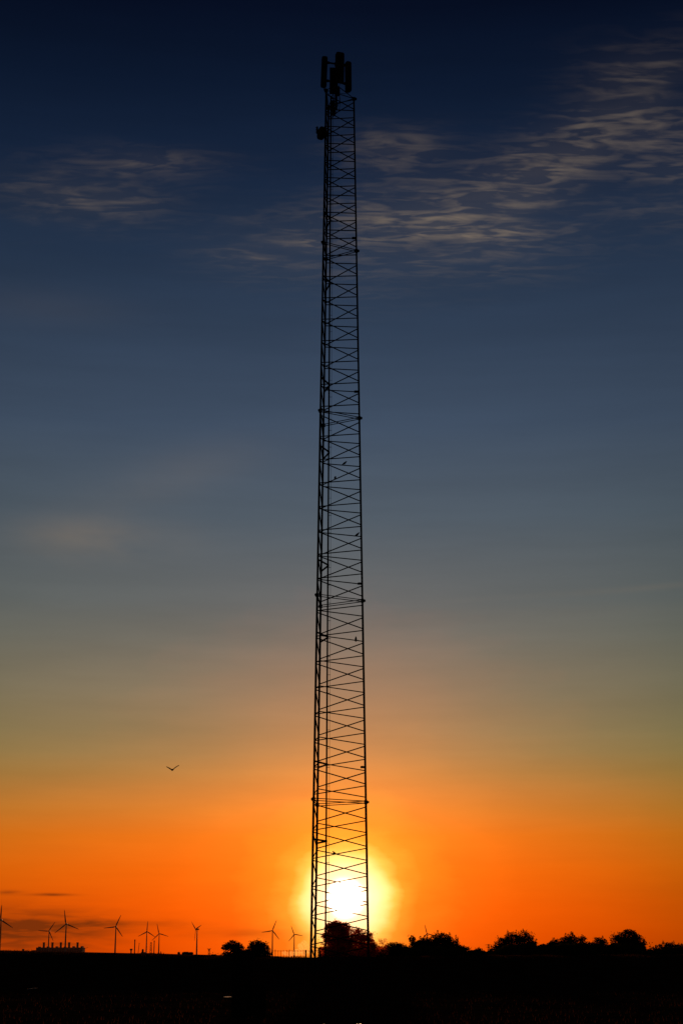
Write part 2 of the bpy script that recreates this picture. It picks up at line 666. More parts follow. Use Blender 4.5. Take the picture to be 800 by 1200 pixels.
# gull in flight
gp = P(202.1, 902.4, 150)
gull = empty('bird', gp, 'lone gull in flight with raised wings, far left of the mast', 'bird', rotz=math.pi * 0.5 + 0.35)
bm = bmesh.new()
n = 10
rings = []
for x, z, ry, rz in ((-.30, .02, .05, .008), (-.20, .0, .05, .02), (-.08, -.01, .055, .05), (.04, -.01, .06, .06), (.14, .0, .045, .045), (.19, .02, .038, .038), (.24, .02, .03, .03), (.27, .015, .012, .012), (.31, .005, .004, .004)):
    rings.append([Vector((x, ry * math.cos(2 * math.pi * k / n), z + rz * math.sin(2 * math.pi * k / n))) for k in range(n)])
loft(bm, rings)
link('body', bm, M_feather, gull, smooth=True, world=False)
for s, tz in ((1, .24), (-1, .38)):
    bm = bmesh.new()
    rings = []
    for u, zz, ch, sw in ((0, 0.02, .17, 0), (.12, .08, .17, .02), (.25, .17, .14, .03), (.36, .23, .10, .0), (.45, .27, .06, -.04), (.52, .29, .015, -.09)):
        c = Vector((sw, s * u, zz * tz / .29))
        rings.append([c + Vector((ch * .8 * math.cos(2 * math.pi * k / 8), 0, .045 * math.sin(2 * math.pi * k / 8) * (1.2 - u))) for k in range(8)])
    loft(bm, rings)
    link('wing', bm, M_feather, gull, smooth=True, world=False)

gull.scale = (1.15, 1.15, 1.15)

# ------------------------------------------------------------------ trees


def tree(name, label, cat, Dt, lobes, trunk_px, dens=6.5, leaf=(.26, .52), mat=None, group=None, lace=0.0, seed=0, spikes=0):
    """lobes: (cx, cy, rx, ry) in photo pixels at distance Dt"""
    rr = random.Random(seed * 77 + 13)
    base = P(trunk_px, HOR, Dt)
    base.z = ground_z(base.x, Dt) - 0.1
    root = empty(name, base, label, cat, group)
    m = mat or M_leaf
    L = []
    for cx, cy, rx, ry in lobes:
        c = P(cx, cy, Dt)
        k = (c - Vector((0, 0, CAMZ))).dot(Vector((0, CP, SP))) / F
        L.append((c, rx * k, max(rx, ry) * k * 0.85, ry * k, rx * ry))
    # wood
    bm = bmesh.new()
    top = max(l[0].z + l[3] * .3 for l in L)
    mid = sum((l[0] * l[4] for l in L), Vector()) / sum(l[4] for l in L)
    H = top - base.z
    r0 = 0.045 * H * .6
    pts = [base.copy()]
    for i in range(1, 7):
        t = i / 6
        pts.append(base.lerp(Vector((mid.x, mid.y, top - .1 * H)), t) + Vector((rr.uniform(-.03, .03) * H, rr.uniform(-.03, .03) * H, 0)) * (t > .1))
    for i in range(6):
        tube(bm, pts[i], pts[i + 1], r0 * (1 - i / 6.3), r0 * (1 - (i + 1) / 6.3), 7, cap=False)
    ends = []
    for c, rx, ry, rz, a in L:
        for k in range(4 + int(a / 60)):
            v = Vector((rr.gauss(0, 1), rr.gauss(0, 1), rr.gauss(0, 1))).normalized()
            e = c + Vector((v.x * rx, v.y * ry, v.z * rz)) * rr.uniform(.75, .98)
            s = min(pts[1:6], key=lambda p: (p - e).length + max(0, p.z - e.z) * 3)
            m1 = s.lerp(e, .5) + Vector((0, 0, rr.uniform(-.02, .05) * H))
            tube(bm, s, m1, r0 * .32, r0 * .2, 5, cap=False)
            tube(bm, m1, e, r0 * .2, r0 * .05, 5, cap=False)
            ends.append(e)
            for q in range(3):
                e2 = e + Vector((rr.gauss(0, .16) * rx, rr.gauss(0, .16) * ry, rr.gauss(.04, .16) * rz))
                tube(bm, m1.lerp(e, rr.uniform(.5, 1)), e2, r0 * .07, r0 * .03, 4, cap=False)
    link('trunk', bm, M_bark, root)
    # foliage
    bm = bmesh.new()

    def leafq(p, s):
        d = Vector((rr.gauss(0, 1), rr.gauss(0, 1), rr.gauss(0, .8))).normalized()
        u = d.orthogonal().normalized()
        u = (Quaternion(d, rr.uniform(0, 6.28)) @ u)
        w_ = s * rr.uniform(.35, .55)
        l_ = s
        v = [bm.verts.new(p - d * l_ * .5), bm.verts.new(p + u * w_ * .5), bm.verts.new(p + d * l_ * .5), bm.verts.new(p - u * w_ * .5)]
        bm.faces.new(v)

    for c, rx, ry, rz, a in L:
        n_l = int(a * 3.14 * dens)
        ncl = max(10, int(a / 5))
        cl = []
        for k in range(ncl):
            v = Vector((rr.gauss(0, 1), rr.gauss(0, 1), rr.gauss(0, 1))).normalized()
            rads = rr.uniform(.55, 1.0) if lace > .3 else rr.random() ** .45
            cl.append((c + Vector((v.x * rx, v.y * ry, v.z * rz)) * rads * .93, rr.uniform(.10, .24)))
        for k in range(n_l):
            if rr.random() < .5 * (1 - lace):
                v = Vector((rr.gauss(0, 1), rr.gauss(0, 1), rr.gauss(0, 1))).normalized() * rr.random() ** .4 * .93
                p = c + Vector((v.x * rx, v.y * ry, v.z * rz))
            else:
                cc, s = rr.choice(cl)
                p = cc + Vector((rr.gauss(0, s) * rx, rr.gauss(0, s) * ry, rr.gauss(0, s * .8) * rz))
            leafq(p, rr.uniform(*leaf))
        for k in range(spikes):
            v = Vector((rr.uniform(-.8, .8), rr.uniform(-.5, .5), 0))
            p0 = c + Vector((v.x * rx, v.y * ry, rz * math.sqrt(max(.05, 1 - v.x * v.x)) * .85))
            hgt = rr.uniform(.2, .5) * rz
            for q in range(26):
                t = rr.random()
                leafq(p0 + Vector((rr.gauss(0, .09) * (1 - t) * rx, rr.gauss(0, .09) * rx, t * hgt)), rr.uniform(*leaf) * .8)
    for e in ends:
        for q in range(10):
            leafq(e + Vector((rr.gauss(0, .35), rr.gauss(0, .35), rr.gauss(.1, .35))) * (Dt / 400), rr.uniform(*leaf) * .9)
    link('crown', bm, m, root)
    return root


TG = 'trees along the far field edge'
tree('broadleaf_tree', 'left one of the paired dark trees, crown overhanging to its left', 'tree', 380,
     [(273, 1108.5, 11, 7), (265, 1110, 6, 4.5), (279, 1113, 9, 8), (275, 1119, 13, 7), (286, 1118, 8, 6), (265, 1119.5, 7, 5)], 274, seed=1, group=TG)
tree('broadleaf_tree', 'right one of the paired dark trees, round crown next to the railing fence', 'tree', 380,
     [(302, 1109, 10, 8), (296, 1114, 8, 8), (309, 1114, 9, 8), (303, 1119, 16, 7)], 302, seed=2, group=TG)
tree('bush', 'low dark bush beneath the small signal mast', 'bush', 360,
     [(250, 1120.5, 7, 2.4), (257, 1121.5, 6, 2)], 251, seed=3, dens=9, leaf=(.2, .4))
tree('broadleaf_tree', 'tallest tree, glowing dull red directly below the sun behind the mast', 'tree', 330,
     [(394, 1086, 10, 8), (386, 1090, 7, 9), (404, 1090, 9, 10), (394, 1099, 16, 12), (405, 1101, 11, 11), (394, 1111, 17, 11), (384, 1115, 9, 7), (405, 1114, 13, 9)], 394, mat=M_leaf_glare, seed=4, group=TG, dens=10, leaf=(.2, .42))
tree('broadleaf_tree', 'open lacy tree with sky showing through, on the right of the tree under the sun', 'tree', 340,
     [(419, 1095, 9, 8), (429, 1098, 9, 8), (417, 1106, 12, 11), (433, 1107, 9, 9), (439, 1112, 7, 8), (424, 1114, 16, 9)], 421, mat=M_leaf_glare, seed=5, group=TG, dens=8.0, lace=.2, leaf=(.2, .4))
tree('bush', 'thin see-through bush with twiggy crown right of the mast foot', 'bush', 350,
     [(449, 1105, 6.5, 6.5), (449, 1114, 9, 6)], 448, mat=M_leaf_glare, seed=6, dens=2.0, lace=.6, leaf=(.15, .32))
tree('bush', 'dense low rounded bush with smooth dark outline right of the twiggy bush', 'bush', 360,
     [(460, 1110.5, 11, 7), (470, 1112, 10, 7), (452, 1115, 9, 6)], 462, seed=7, dens=8, leaf=(.2, .42))
tree('broadleaf_tree', 'slim small tree at the left foot of the half-hidden wind turbine', 'tree', 390,
     [(483, 1101.5, 4.5, 5.5), (484, 1110, 6, 7), (489, 1106, 5, 4)], 484, seed=8, group=TG, dens=6)
tree('broadleaf_tree', 'broad round-topped dark tree in front of the half-hidden wind turbine', 'tree', 390,
     [(517, 1103, 15, 10.5), (499, 1105, 12, 7), (529, 1108, 10, 10), (508, 1112, 28, 10), (541, 1114, 11, 6)], 515, seed=9, group=TG, spikes=2)
tree('bush', 'small round bush in the gap left of the electricity pylon', 'bush', 420,
     [(561.5, 1115.5, 6, 4.5), (556, 1118.5, 7, 3.5)], 561, seed=10, dens=8)
tree('broadleaf_tree', 'wide bushy tree with two blunt tops right of the electricity pylon', 'tree', 410,
     [(600, 1100.5, 11, 9), (613, 1101, 12, 9.5), (589, 1107, 11, 9), (622, 1107, 8, 8), (604, 1111, 26, 9), (581, 1113, 8, 5)], 604, seed=11, group=TG, spikes=3)
tree('spiky_tree', 'spiky-topped tree between the two-topped tree and the tall right-hand tree', 'tree', 410,
     [(667, 1103.5, 10, 9.5), (652, 1106.5, 10, 7), (679, 1105, 9, 8), (664, 1111, 26, 8), (642, 1110, 8, 5)], 664, seed=12, group=TG, spikes=5)
tree('broadleaf_tree', 'small rounded tree touching the tall right-hand tree on its left', 'tree', 410,
     [(703, 1105.5, 10, 7.5), (690, 1109, 6, 5), (701, 1112, 15, 8)], 702, seed=13, group=TG, spikes=1)
tree('broadleaf_tree', 'tallest rounded tree on the right side with uneven lumpy crown', 'tree', 400,
     [(736, 1098, 12, 10), (746, 1104, 10, 10), (723, 1103, 10, 8), (737, 1110, 20, 10), (751, 1112, 6, 8)], 736, seed=14, group=TG)
tree('broadleaf_tree', 'bush-like tree with a pointed tuft cut by the right edge of the photo', 'tree', 400,
     [(782, 1111, 11, 7), (767, 1114, 10, 5), (797, 1113, 10, 6), (812, 1112, 12, 8)], 782, seed=15, group=TG, spikes=4)

# low hedge closing the row
HY = [(366, 1113), (440, 1111.5), (535, 1111.5), (548, 1116.5), (576, 1116.5), (590, 1109.5), (640, 1108.8), (690, 1108), (748, 1109), (756, 1115.2), (768, 1114.5), (790, 1112), (840, 1112)]


def hedge_y(px):
    for (a, ya), (b, yb) in zip(HY, HY[1:]):
        if a <= px <= b: return ya - 1.5 + (yb - ya) * (px - a) / (b - a)
    return 1111.5

bm = bmesh.new()
rr = random.Random(99)
for k in range(42000):
    px = rr.uniform(373, 830)
    base_y = hedge_y(px) + 0.8 * math.sin(px * .11) + 0.8 * math.sin(px * .31 + 2) + 0.6 * math.sin(px * .83)
    Y = 372 + rr.gauss(0, 3)
    topz = P(px, base_y, Y).z
    p = P(px, base_y, Y)
    gz = ground_z(p.x, Y)
    p.z = gz + (topz - gz) * (rr.random() ** .8) + rr.gauss(0, .08)
    d = Vector((rr.gauss(0, 1), rr.gauss(0, 1), rr.gauss(0, 1))).normalized()
    u = d.orthogonal().normalized()
    s = rr.uniform(.26, .5)
    v = [bm.verts.new(p - d * s * .5), bm.verts.new(p + u * s * .25), bm.verts.new(p + d * s * .5), bm.verts.new(p - u * s * .25)]
    bm.faces.new(v)
rings = []
for i in range(0, 154):
    px = 374 + i * 3.0
    b_ = hedge_y(px) + 0.8 * math.sin(px * .11) + 0.8 * math.sin(px * .31 + 2) + 0.6 * math.sin(px * .83)
    c_ = P(px, b_ + 1.3, 372)
    g_ = ground_z(c_.x, 372) - .3
    h_ = c_.z - g_
    rings.append([Vector((c_.x, 372 + u * 1.6 + .3 * math.sin(i * 1.7 + u), g_ + h_ * v)) for u, v in ((-1, 0), (-1.05, .5), (-.6, .9), (0, 1), (.6, .9), (1.05, .5), (1, 0))])
loft(bm, rings)
hp = P(600, HOR, 372)
hedge = empty('hedge', (hp.x, 372, ground_z(hp.x, 372)), 'long low black hedge running beneath the row of trees on the right', 'hedge')
link('foliage', bm, M_leaf, hedge)

# ------------------------------------------------------------------ fence, post, cabin
fr = Vector((P(300, HOR, 300).x, 300, 0))
fence = empty('fence', (P(340, HOR, 300).x, 300, ground_z(P(340, HOR, 300).x, 300)), 'thin see-through metal railing fence left of the mast foot', 'fence')
x0, x1 = P(306, HOR, 300).x, P(372, HOR, 300).x
gz = lambda x: ground_z(x, 300)
ztop = P(340, 1113.2, 300).z
zb_ = P(340, 1121.5, 300).z
bm = bmesh.new()
for zz in (P(340, 1114.4, 300).z, P(340, 1120.6, 300).z):
    tube(bm, (x0, 300, zz), (x1, 300, zz), 0.035, n=6)
link('rail', bm, M_wood, fence)
n_p = 20
rf = random.Random(4)
for i in range(n_p + 1):
    x = x0 + (x1 - x0) * i / n_p
    bm = bmesh.new()
    post = i % 5 == 0
    r = .06 if post else .032
    tube(bm, (x, 300, gz(x) - .1), (x + rf.uniform(-.02, .02), 300, ztop + (0.08 if post else rf.uniform(-.1, .02))), r, n=6)
    link('post' if post else 'bar', bm, M_wood, fence)

pp = P(358, 1113, 150)
post = empty('wooden_post', (pp.x, 150, ground_z(pp.x, 150)), 'single thick dark post standing in front of the railing fence, just left of the mast', 'post')
bm = bmesh.new()
tube(bm, (pp.x, 150, ground_z(pp.x, 150) - .1), (pp.x + .02, 150, pp.z - .05), .085, .075, 10)
lathe(bm, (pp.x + .02, 150, pp.z - .055), (0, 0, 1), [(0, .078), (.03, .07), (.05, .04)], 10)
link('shaft', bm, M_wood, post)
bm = bmesh.new()
tube(bm, (pp.x + .05, 150, 1.2), (pp.x + 1.2, 150.3, ground_z(pp.x + 1.2, 150.3)), .05, n=7)
link('stay', bm, M_wood, post)

ca, cb = P(272, HOR, 108), P(297, HOR, 108)
cw = cb.x - ca.x
ch_ = P(284, 1113, 108).z
cabin = empty('equipment_cabin', ((ca.x + cb.x) / 2, 108.9, ground_z(ca.x, 108)), 'tall narrow black equipment cabin standing in the dark field below the paired trees', 'cabin')
bm = bmesh.new()
cx_ = (ca.x + cb.x) / 2
box(bm, (cx_, 109, ch_ / 2 - .1), (cw, 1.8, ch_ - .1), 0, .02)
link('body', bm, M_cabin, cabin)
bm = bmesh.new()
box(bm, (cx_, 109, ch_ - .09), (cw + .12, 1.95, .10), 0, .02)
link('roof', bm, M_cabin, cabin)
bm = bmesh.new()
box(bm, (cx_, 108.085, 1.25), (cw * .68, .04, 2.2), 0, .008)
dr = link('door', bm, M_cabin, cabin)
bm = bmesh.new()
tube(bm, (cx_ + cw * .24, 108.03, 1.15), (cx_ + cw * .24, 108.03, 1.4), .02, n=6)
link('handle', bm, M_steel, dr)
bm = bmesh.new()
for k in range(6): box(bm, (cx_, 108.08, 2.8 + k * .1), (cw * .5, .05, .05))
link('vent', bm, M_steel, cabin)
c2a, c2b = P(297.6, HOR, 107), P(312, HOR, 107)
lo_h = P(300, 1151, 107).z
cab2 = empty('equipment_cabinet', ((c2a.x + c2b.x) / 2, 107.3, ground_z(c2a.x, 107)), 'low dark cabinet standing beside the tall equipment cabin', 'cabinet')
bm = bmesh.new()
xm = (c2a.x + c2b.x) / 2
box(bm, (xm, 107.4, lo_h / 2 - .05), (c2b.x - c2a.x, .8, lo_h), 0, .02)
link('body', bm, M_cabin, cab2)
for s in (-1, 1):
    bm = bmesh.new()
    box(bm, (xm + s * .2, 106.985, lo_h / 2), (.36, .03, lo_h * .8), 0, .006)
    link('door', bm, M_cabin, cab2)

# ------------------------------------------------------------------ wind turbines


def turbine_parts():
    """unit turbine: hub at height 80, rotor facing -y; returns bmeshes"""
    t = bmesh.new()
    rings = []
    for i in range(9):
        u = i / 8
        r = 2.3 * (1 - u) + 1.25 * u
        rings.append([Vector((r * math.cos(2 * math.pi * k / 16), r * math.sin(2 * math.pi * k / 16), 78 * u)) for k in range(16)])
    loft(t, rings)
    na = bmesh.new()
    box(na, (0, 1.2, 80), (3.6, 9.0, 3.9), 0, .7)
    h = bmesh.new()
    lathe(h, (0, -3.2, 80), (0, -1, 0), [(0, 1.9), (1.0, 2.0), (2.2, 1.7), (3.1, .9), (3.4, .1)], 16)
    b = bmesh.new()
    rings = []
    for r, c, th, tw in ((0, 1.8, 1.8, 0), (2.5, 1.9, 1.7, .1), (6, 3.3, 1.0, .3), (11, 3.0, .7, .24), (18, 2.4, .5, .15), (25, 1.8, .35, .08), (30, 1.3, .22, .03), (32.4, .5, .1, 0)):
        ring = []
        for k in range(10):
            a = 2 * math.pi * k / 10
            x = c * .5 * math.cos(a) - (c - 1.8) * .2
            y = th * .5 * math.sin(a)
            ring.append(Vector((x * math.cos(tw) - y * math.sin(tw), x * math.sin(tw) + y * math.cos(tw), r)))
        rings.append(ring)
    loft(b, rings)
    return t, na, h, b


def mk(bm, name):
    me = bpy.data.meshes.new(name)
    for f in bm.faces: f.smooth = True
    bm.to_mesh(me); bm.free()
    me.materials.append(M_turbine)
    return me


_t, _n, _h, _b = turbine_parts()
ME = {'tower': mk(_t, 'tower'), 'nacelle': mk(_n, 'nacelle'), 'hub': mk(_h, 'hub'), 'blade': mk(_b, 'blade')}


def turbine(hx, hy, Lpx, rot, label, yaw=0.0):
    Dh = (80 - CAMZ) * F / (HOR - hy)
    p = P(hx, hy, Dh)
    root = empty('wind_turbine', (p.x, Dh, 0), label, 'wind turbine', 'wind turbines on the horizon', rotz=yaw)
    sb = Lpx / F * Dh * 1.0 / 32.4
    for nm in ('tower', 'nacelle', 'hub'):
        o = bpy.data.objects.new(nm, ME[nm]); col.objects.link(o); o.parent = root
    for k in range(3):
        o = bpy.data.objects.new('blade', ME['blade']); col.objects.link(o); o.parent = root
        o.location = (0, -4.6, 80)
        o.rotation_euler = (0, rad(rot + 120 * k), 0)
        o.scale = (1, 1, sb)
    return root


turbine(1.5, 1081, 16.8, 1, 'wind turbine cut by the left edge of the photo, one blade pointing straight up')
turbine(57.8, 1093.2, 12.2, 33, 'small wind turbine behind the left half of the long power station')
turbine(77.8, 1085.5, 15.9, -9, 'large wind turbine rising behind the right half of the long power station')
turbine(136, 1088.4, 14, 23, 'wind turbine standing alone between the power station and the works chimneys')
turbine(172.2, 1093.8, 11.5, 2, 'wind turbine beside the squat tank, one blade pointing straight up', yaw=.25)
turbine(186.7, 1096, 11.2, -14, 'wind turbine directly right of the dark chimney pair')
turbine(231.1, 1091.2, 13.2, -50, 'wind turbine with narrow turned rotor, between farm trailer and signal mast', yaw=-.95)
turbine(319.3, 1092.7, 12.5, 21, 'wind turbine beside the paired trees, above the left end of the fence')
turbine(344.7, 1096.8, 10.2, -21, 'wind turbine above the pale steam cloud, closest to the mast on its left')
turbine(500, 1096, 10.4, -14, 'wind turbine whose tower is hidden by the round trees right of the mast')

# ------------------------------------------------------------------ power station and works
DS = 4000.0


def X(px): return P(px, HOR, DS).x
def Z(py): return P(400, py, DS).z


def blockbm(bm, pa, pb, ytop, dep=40, yo=0, bev=.4, zb=0):
    box(bm, ((X(pa) + X(pb)) / 2, DS + dep / 2 + yo, (Z(ytop) + zb) / 2), (X(pb) - X(pa), dep, Z(ytop) - zb), 0, bev)


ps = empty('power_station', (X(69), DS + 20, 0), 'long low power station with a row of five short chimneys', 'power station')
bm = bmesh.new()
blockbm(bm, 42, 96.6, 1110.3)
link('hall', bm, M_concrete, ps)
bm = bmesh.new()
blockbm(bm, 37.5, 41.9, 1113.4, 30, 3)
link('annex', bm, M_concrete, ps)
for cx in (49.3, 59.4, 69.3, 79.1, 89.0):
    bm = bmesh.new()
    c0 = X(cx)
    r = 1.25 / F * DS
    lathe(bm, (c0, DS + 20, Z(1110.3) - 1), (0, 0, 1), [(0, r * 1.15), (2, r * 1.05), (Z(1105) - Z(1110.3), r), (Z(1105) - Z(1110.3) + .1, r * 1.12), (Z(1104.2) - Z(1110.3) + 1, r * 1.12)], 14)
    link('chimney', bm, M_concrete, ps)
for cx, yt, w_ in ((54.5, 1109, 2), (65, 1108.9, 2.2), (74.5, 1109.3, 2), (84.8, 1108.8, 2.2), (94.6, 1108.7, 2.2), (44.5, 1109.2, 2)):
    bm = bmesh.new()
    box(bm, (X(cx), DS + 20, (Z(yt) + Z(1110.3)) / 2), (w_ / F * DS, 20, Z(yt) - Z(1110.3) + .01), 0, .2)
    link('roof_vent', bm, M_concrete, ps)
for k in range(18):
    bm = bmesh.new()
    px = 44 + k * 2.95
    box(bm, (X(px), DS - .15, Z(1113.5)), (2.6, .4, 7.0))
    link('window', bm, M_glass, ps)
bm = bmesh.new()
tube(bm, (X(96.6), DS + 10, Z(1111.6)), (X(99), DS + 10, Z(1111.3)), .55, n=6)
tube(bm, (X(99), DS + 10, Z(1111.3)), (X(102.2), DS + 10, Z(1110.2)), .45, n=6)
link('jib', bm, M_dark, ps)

hut = empty('site_hut', (X(26.8), DS, 0), 'tiny box-shaped hut on the skyline left of the power station', 'hut')
bm = bmesh.new(); blockbm(bm, 25.8, 27.8, 1112.4, 6); link('body', bm, M_dark, hut)
bm = bmesh.new(); box(bm, (X(26.8), DS + 3, Z(1112.3) + .2), (X(27.9) - X(25.7) + 1, 8, .8), 0, .1); link('roof', bm, M_dark, hut)


def chimney(px, ytop, wpx, label, lean=0.0, name='chimney', ladder_=True):
    root = empty(name, (X(px), DS, 0), label, 'chimney', 'works chimneys')
    bm = bmesh.new()
    r = wpx / 2 / F * DS
    h = Z(ytop)
    base = Vector((X(px), DS, 0))
    top = Vector((X(px) + lean, DS, h))
    tube(bm, base, base.lerp(top, .93), r * 1.15, r * .95, 12)
    link('shaft', bm, M_dark, root)
    bm = bmesh.new()
    tube(bm, base.lerp(top, .93), top, r * 1.2, r * 1.25, 12)
    link('rim', bm, M_dark, root)


chimney(157.6, 1101, 1.15, 'tallest dark chimney, left of the squat tank')
chimney(161.2, 1105, .55, 'thin slightly leaning stack right next to the tallest chimney', lean=3.5)
chimney(180.4, 1102.2, 1.0, 'dark chimney immediately left of a wind turbine tower')
chimney(188.4, 1115, .8, 'stubby low chimney right of the last turbine of the works')
wt = empty('water_tower', (X(153.6), DS, 0), 'pale mushroom-shaped water tower left of the tallest chimney', 'water tower')
bm = bmesh.new()
lathe(bm, (X(153.6), DS, 0), (0, 0, 1), [(0, 2.2), (Z(1114.5), 1.6), (Z(1113.4), 2.6), (Z(1112.6), 3.6), (Z(1112.0), 3.4), (Z(1111.7), .5)], 14)
link('shaft', bm, M_concrete, wt)
tk = empty('storage_tank', (X(167.2), DS, 0), 'squat dark tank with domed top amid the works, left of a wind turbine', 'tank')
bm = bmesh.new()
r = 1.15 / F * DS
lathe(bm, (X(167.2), DS, 0), (0, 0, 1), [(0, r), (Z(1113), r), (Z(1112.4), r * .8), (Z(1112.1), r * .2)], 14)
link('body', bm, M_dark, tk)
wk = empty('works_shed', (X(172), DS, 0), 'low dark works shed at the foot of the chimneys', 'shed')
bm = bmesh.new(); blockbm(bm, 162.5, 179.5, 1116.8, 25, 6); link('body', bm, M_dark, wk)
bm = bmesh.new(); blockbm(bm, 164.5, 170.0, 1115.7, 12, 10); link('roof_house', bm, M_dark, wk)


def lattice(name, px, ytop, w0, w1, label, cat, arms=(), Dd=DS, bar=.35, mat=None, nlev=7):
    p = P(px, HOR, Dd)
    root = empty(name, (p.x, Dd, 0), label, cat)
    h = P(px, ytop, Dd).z
    bm = bmesh.new()
    w = lambda t: w0 + (w1 - w0) * t
    for sx in (-1, 1):
        for sy in (-1, 1):
            tube(bm, (p.x + sx * w0, Dd + sy * w0, 0), (p.x + sx * w1, Dd + sy * w1, h), bar, bar * .7, 5)
    for i in range(nlev):
        t0, t1 = i / nlev, (i + 1) / nlev
        for sy in (-1, 1):
            tube(bm, (p.x - w(t0), Dd + sy * w(t0), h * t0), (p.x + w(t1), Dd + sy * w(t1), h * t1), bar * .55, n=4)
            tube(bm, (p.x + w(t0), Dd + sy * w(t0), h * t0), (p.x - w(t1), Dd + sy * w(t1), h * t1), bar * .55, n=4)
    link('frame', bm, mat or M_dark, root)
    for ya, hw in arms:
        bm = bmesh.new()
        za = P(px, ya, Dd).z
        for s in (-1, 1):
            tube(bm, (p.x, Dd, za), (p.x + s * hw, Dd, za + .3), bar * .8, bar * .4, 5)
            tube(bm, (p.x, Dd, za + hw * .25), (p.x + s * hw, Dd, za + .3), bar * .5, bar * .4, 5)
        link('cross_arm', bm, mat or M_dark, root)
    return root


lattice('lattice_tower', 176.7, 1104, 2.3, 1.6, 'faint lattice tower between two wind turbines of the works', 'tower', arms=((1113, 3.5),))
lattice('electricity_pylon', 572.4, 1106.5, 2.6, .7, 'thin electricity pylon with cross arms in the gap between the trees on the right', 'pylon', arms=((1107.6, 5.5), (1110.2, 4.4)), Dd=2600)
lattice('signal_mast', 244.9, 1111.8, .28, .16, 'small signal mast with short cross bars above the low bush, left of the paired trees', 'mast', arms=((1112.6, .55), (1114.0, .4)), Dd=420, bar=.055, mat=M_wood)

# long open-sided shelter on the skyline
DT = 330.0
sx0, sx1 = P(213.2, HOR, DT).x, P(226.2, HOR, DT).x
sz = P(220, 1116.0, DT).z
gzt = ground_z((sx0 + sx1) / 2, DT)
tr_ = empty('farm_trailer', ((sx0 + sx1) / 2, DT, gzt), 'low dark farm trailer with wheels parked on the skyline left of the turned turbine', 'trailer')
bm = bmesh.new()
wid = sx1 - sx0
zb0 = P(220, 1119.0, DT).z
box(bm, ((sx0 + sx1) / 2, DT, (sz + zb0) / 2 - .03), (wid * .94, 1.6, sz - zb0), 0, .07)
box(bm, ((sx0 + sx1) / 2 - wid * .12, DT, sz + .04), (wid * .42, 1.2, .14), 0, .05)
link('bed', bm, M_cabin, tr_)
for fx in (.14, .30, .74, .88):
    for sy in (-.7, .7):
        bm = bmesh.new()
        rw_ = .27
        lathe(bm, (sx0 + wid * fx, DT + sy - .12, gzt + rw_), (0, 1, 0), [(0, rw_ * .8), (.04, rw_), (.2, rw_), (.24, rw_ * .8)], 16)
        link('wheel', bm, M_cable, tr_)
bm = bmesh.new()
tube(bm, (sx1 - .1, DT, zb0), (sx1 + .25, DT, zb0 - .25), .05, n=6)
link('drawbar', bm, M_steel, tr_)
tb = P(209.6, HOR, DT)
bale = empty('straw_bale', (tb.x, DT, ground_z(tb.x, DT)), 'small dark round bale lying left of the farm trailer', 'bale')
bm = bmesh.new()
rb_ = 0.27
lathe(bm, (tb.x, DT - .3, ground_z(tb.x, DT) + rb_ - .02), (0, 1, 0), [(0, rb_ * .9), (.04, rb_), (.56, rb_), (.6, rb_ * .9)], 18)
link('straw', bm, M_wood, bale)

# ------------------------------------------------------------------ steam cloud (real volume)
m_st, nt, out = new_mat('steam')
vol = nt.nodes.new('ShaderNodeVolumePrincipled')
vol.inputs['Color'].default_value = (1.0, 0.72, 0.38, 1)
vol.inputs['Density'].default_value = 0.018
vol.inputs['Anisotropy'].default_value = 0.5
nt.links.new(vol.outputs[0], out.inputs['Volume'])


def plume(Dp, blobs, label, dens_mat):
    c = P(blobs[0][0], HOR, Dp)
    root = empty('steam_cloud', (c.x, Dp, 0), label, 'steam')
    bm = bmesh.new()
    rr = random.Random(21)
    for cx, cy, r in blobs:
        p = P(cx, cy, Dp)
        R_ = r / F * Dp
        res = bmesh.ops.create_icosphere(bm, subdivisions=3, radius=R_)
        for v in res['verts']:
            v.co = v.co * (1 + .12 * math.sin(v.co.x / R_ * 4 + cx) * math.sin(v.co.z / R_ * 5 + cy)) + p
    o = link('vapour', bm, dens_mat, root, smooth=True)
    md = o.modifiers.new('merge', 'REMESH')
    md.mode = 'VOXEL'
    md.voxel_size = 1.4
    return root


plume(5200, [(356, 1105.5, 3.6), (352.5, 1109, 4.2), (359, 1109.5, 4.2), (362, 1114, 4), (355, 1115, 5), (348, 1116.5, 4.5), (340, 1118, 4), (333, 1117, 3)],
      'billowing pale steam cloud behind the railing fence, left of the mast foot', m_st)

# ------------------------------------------------------------------ light
sd = bpy.data.lights.new('sun', 'SUN')
sd.energy = 4.0
sd.angle = rad(0.5)
sd.color = (1.0, 0.52, 0.2)
so = bpy.data.objects.new('sun', sd)
col.objects.link(so)
a, e = rad(SUN_AZ), rad(SUN_EL)
sv = Vector((math.sin(a) * math.cos(e), math.cos(a) * math.cos(e), math.sin(e)))
so.rotation_euler = (-sv).to_track_quat('-Z', 'Y').to_euler()
so.location = (0, -20, 60)

# ------------------------------------------------------------------ sky
world = bpy.data.worlds.new("World")
scene.world = world
world.use_nodes = True
nt = world.node_tree
for n in list(nt.nodes): nt.nodes.remove(n)
N = nt.nodes


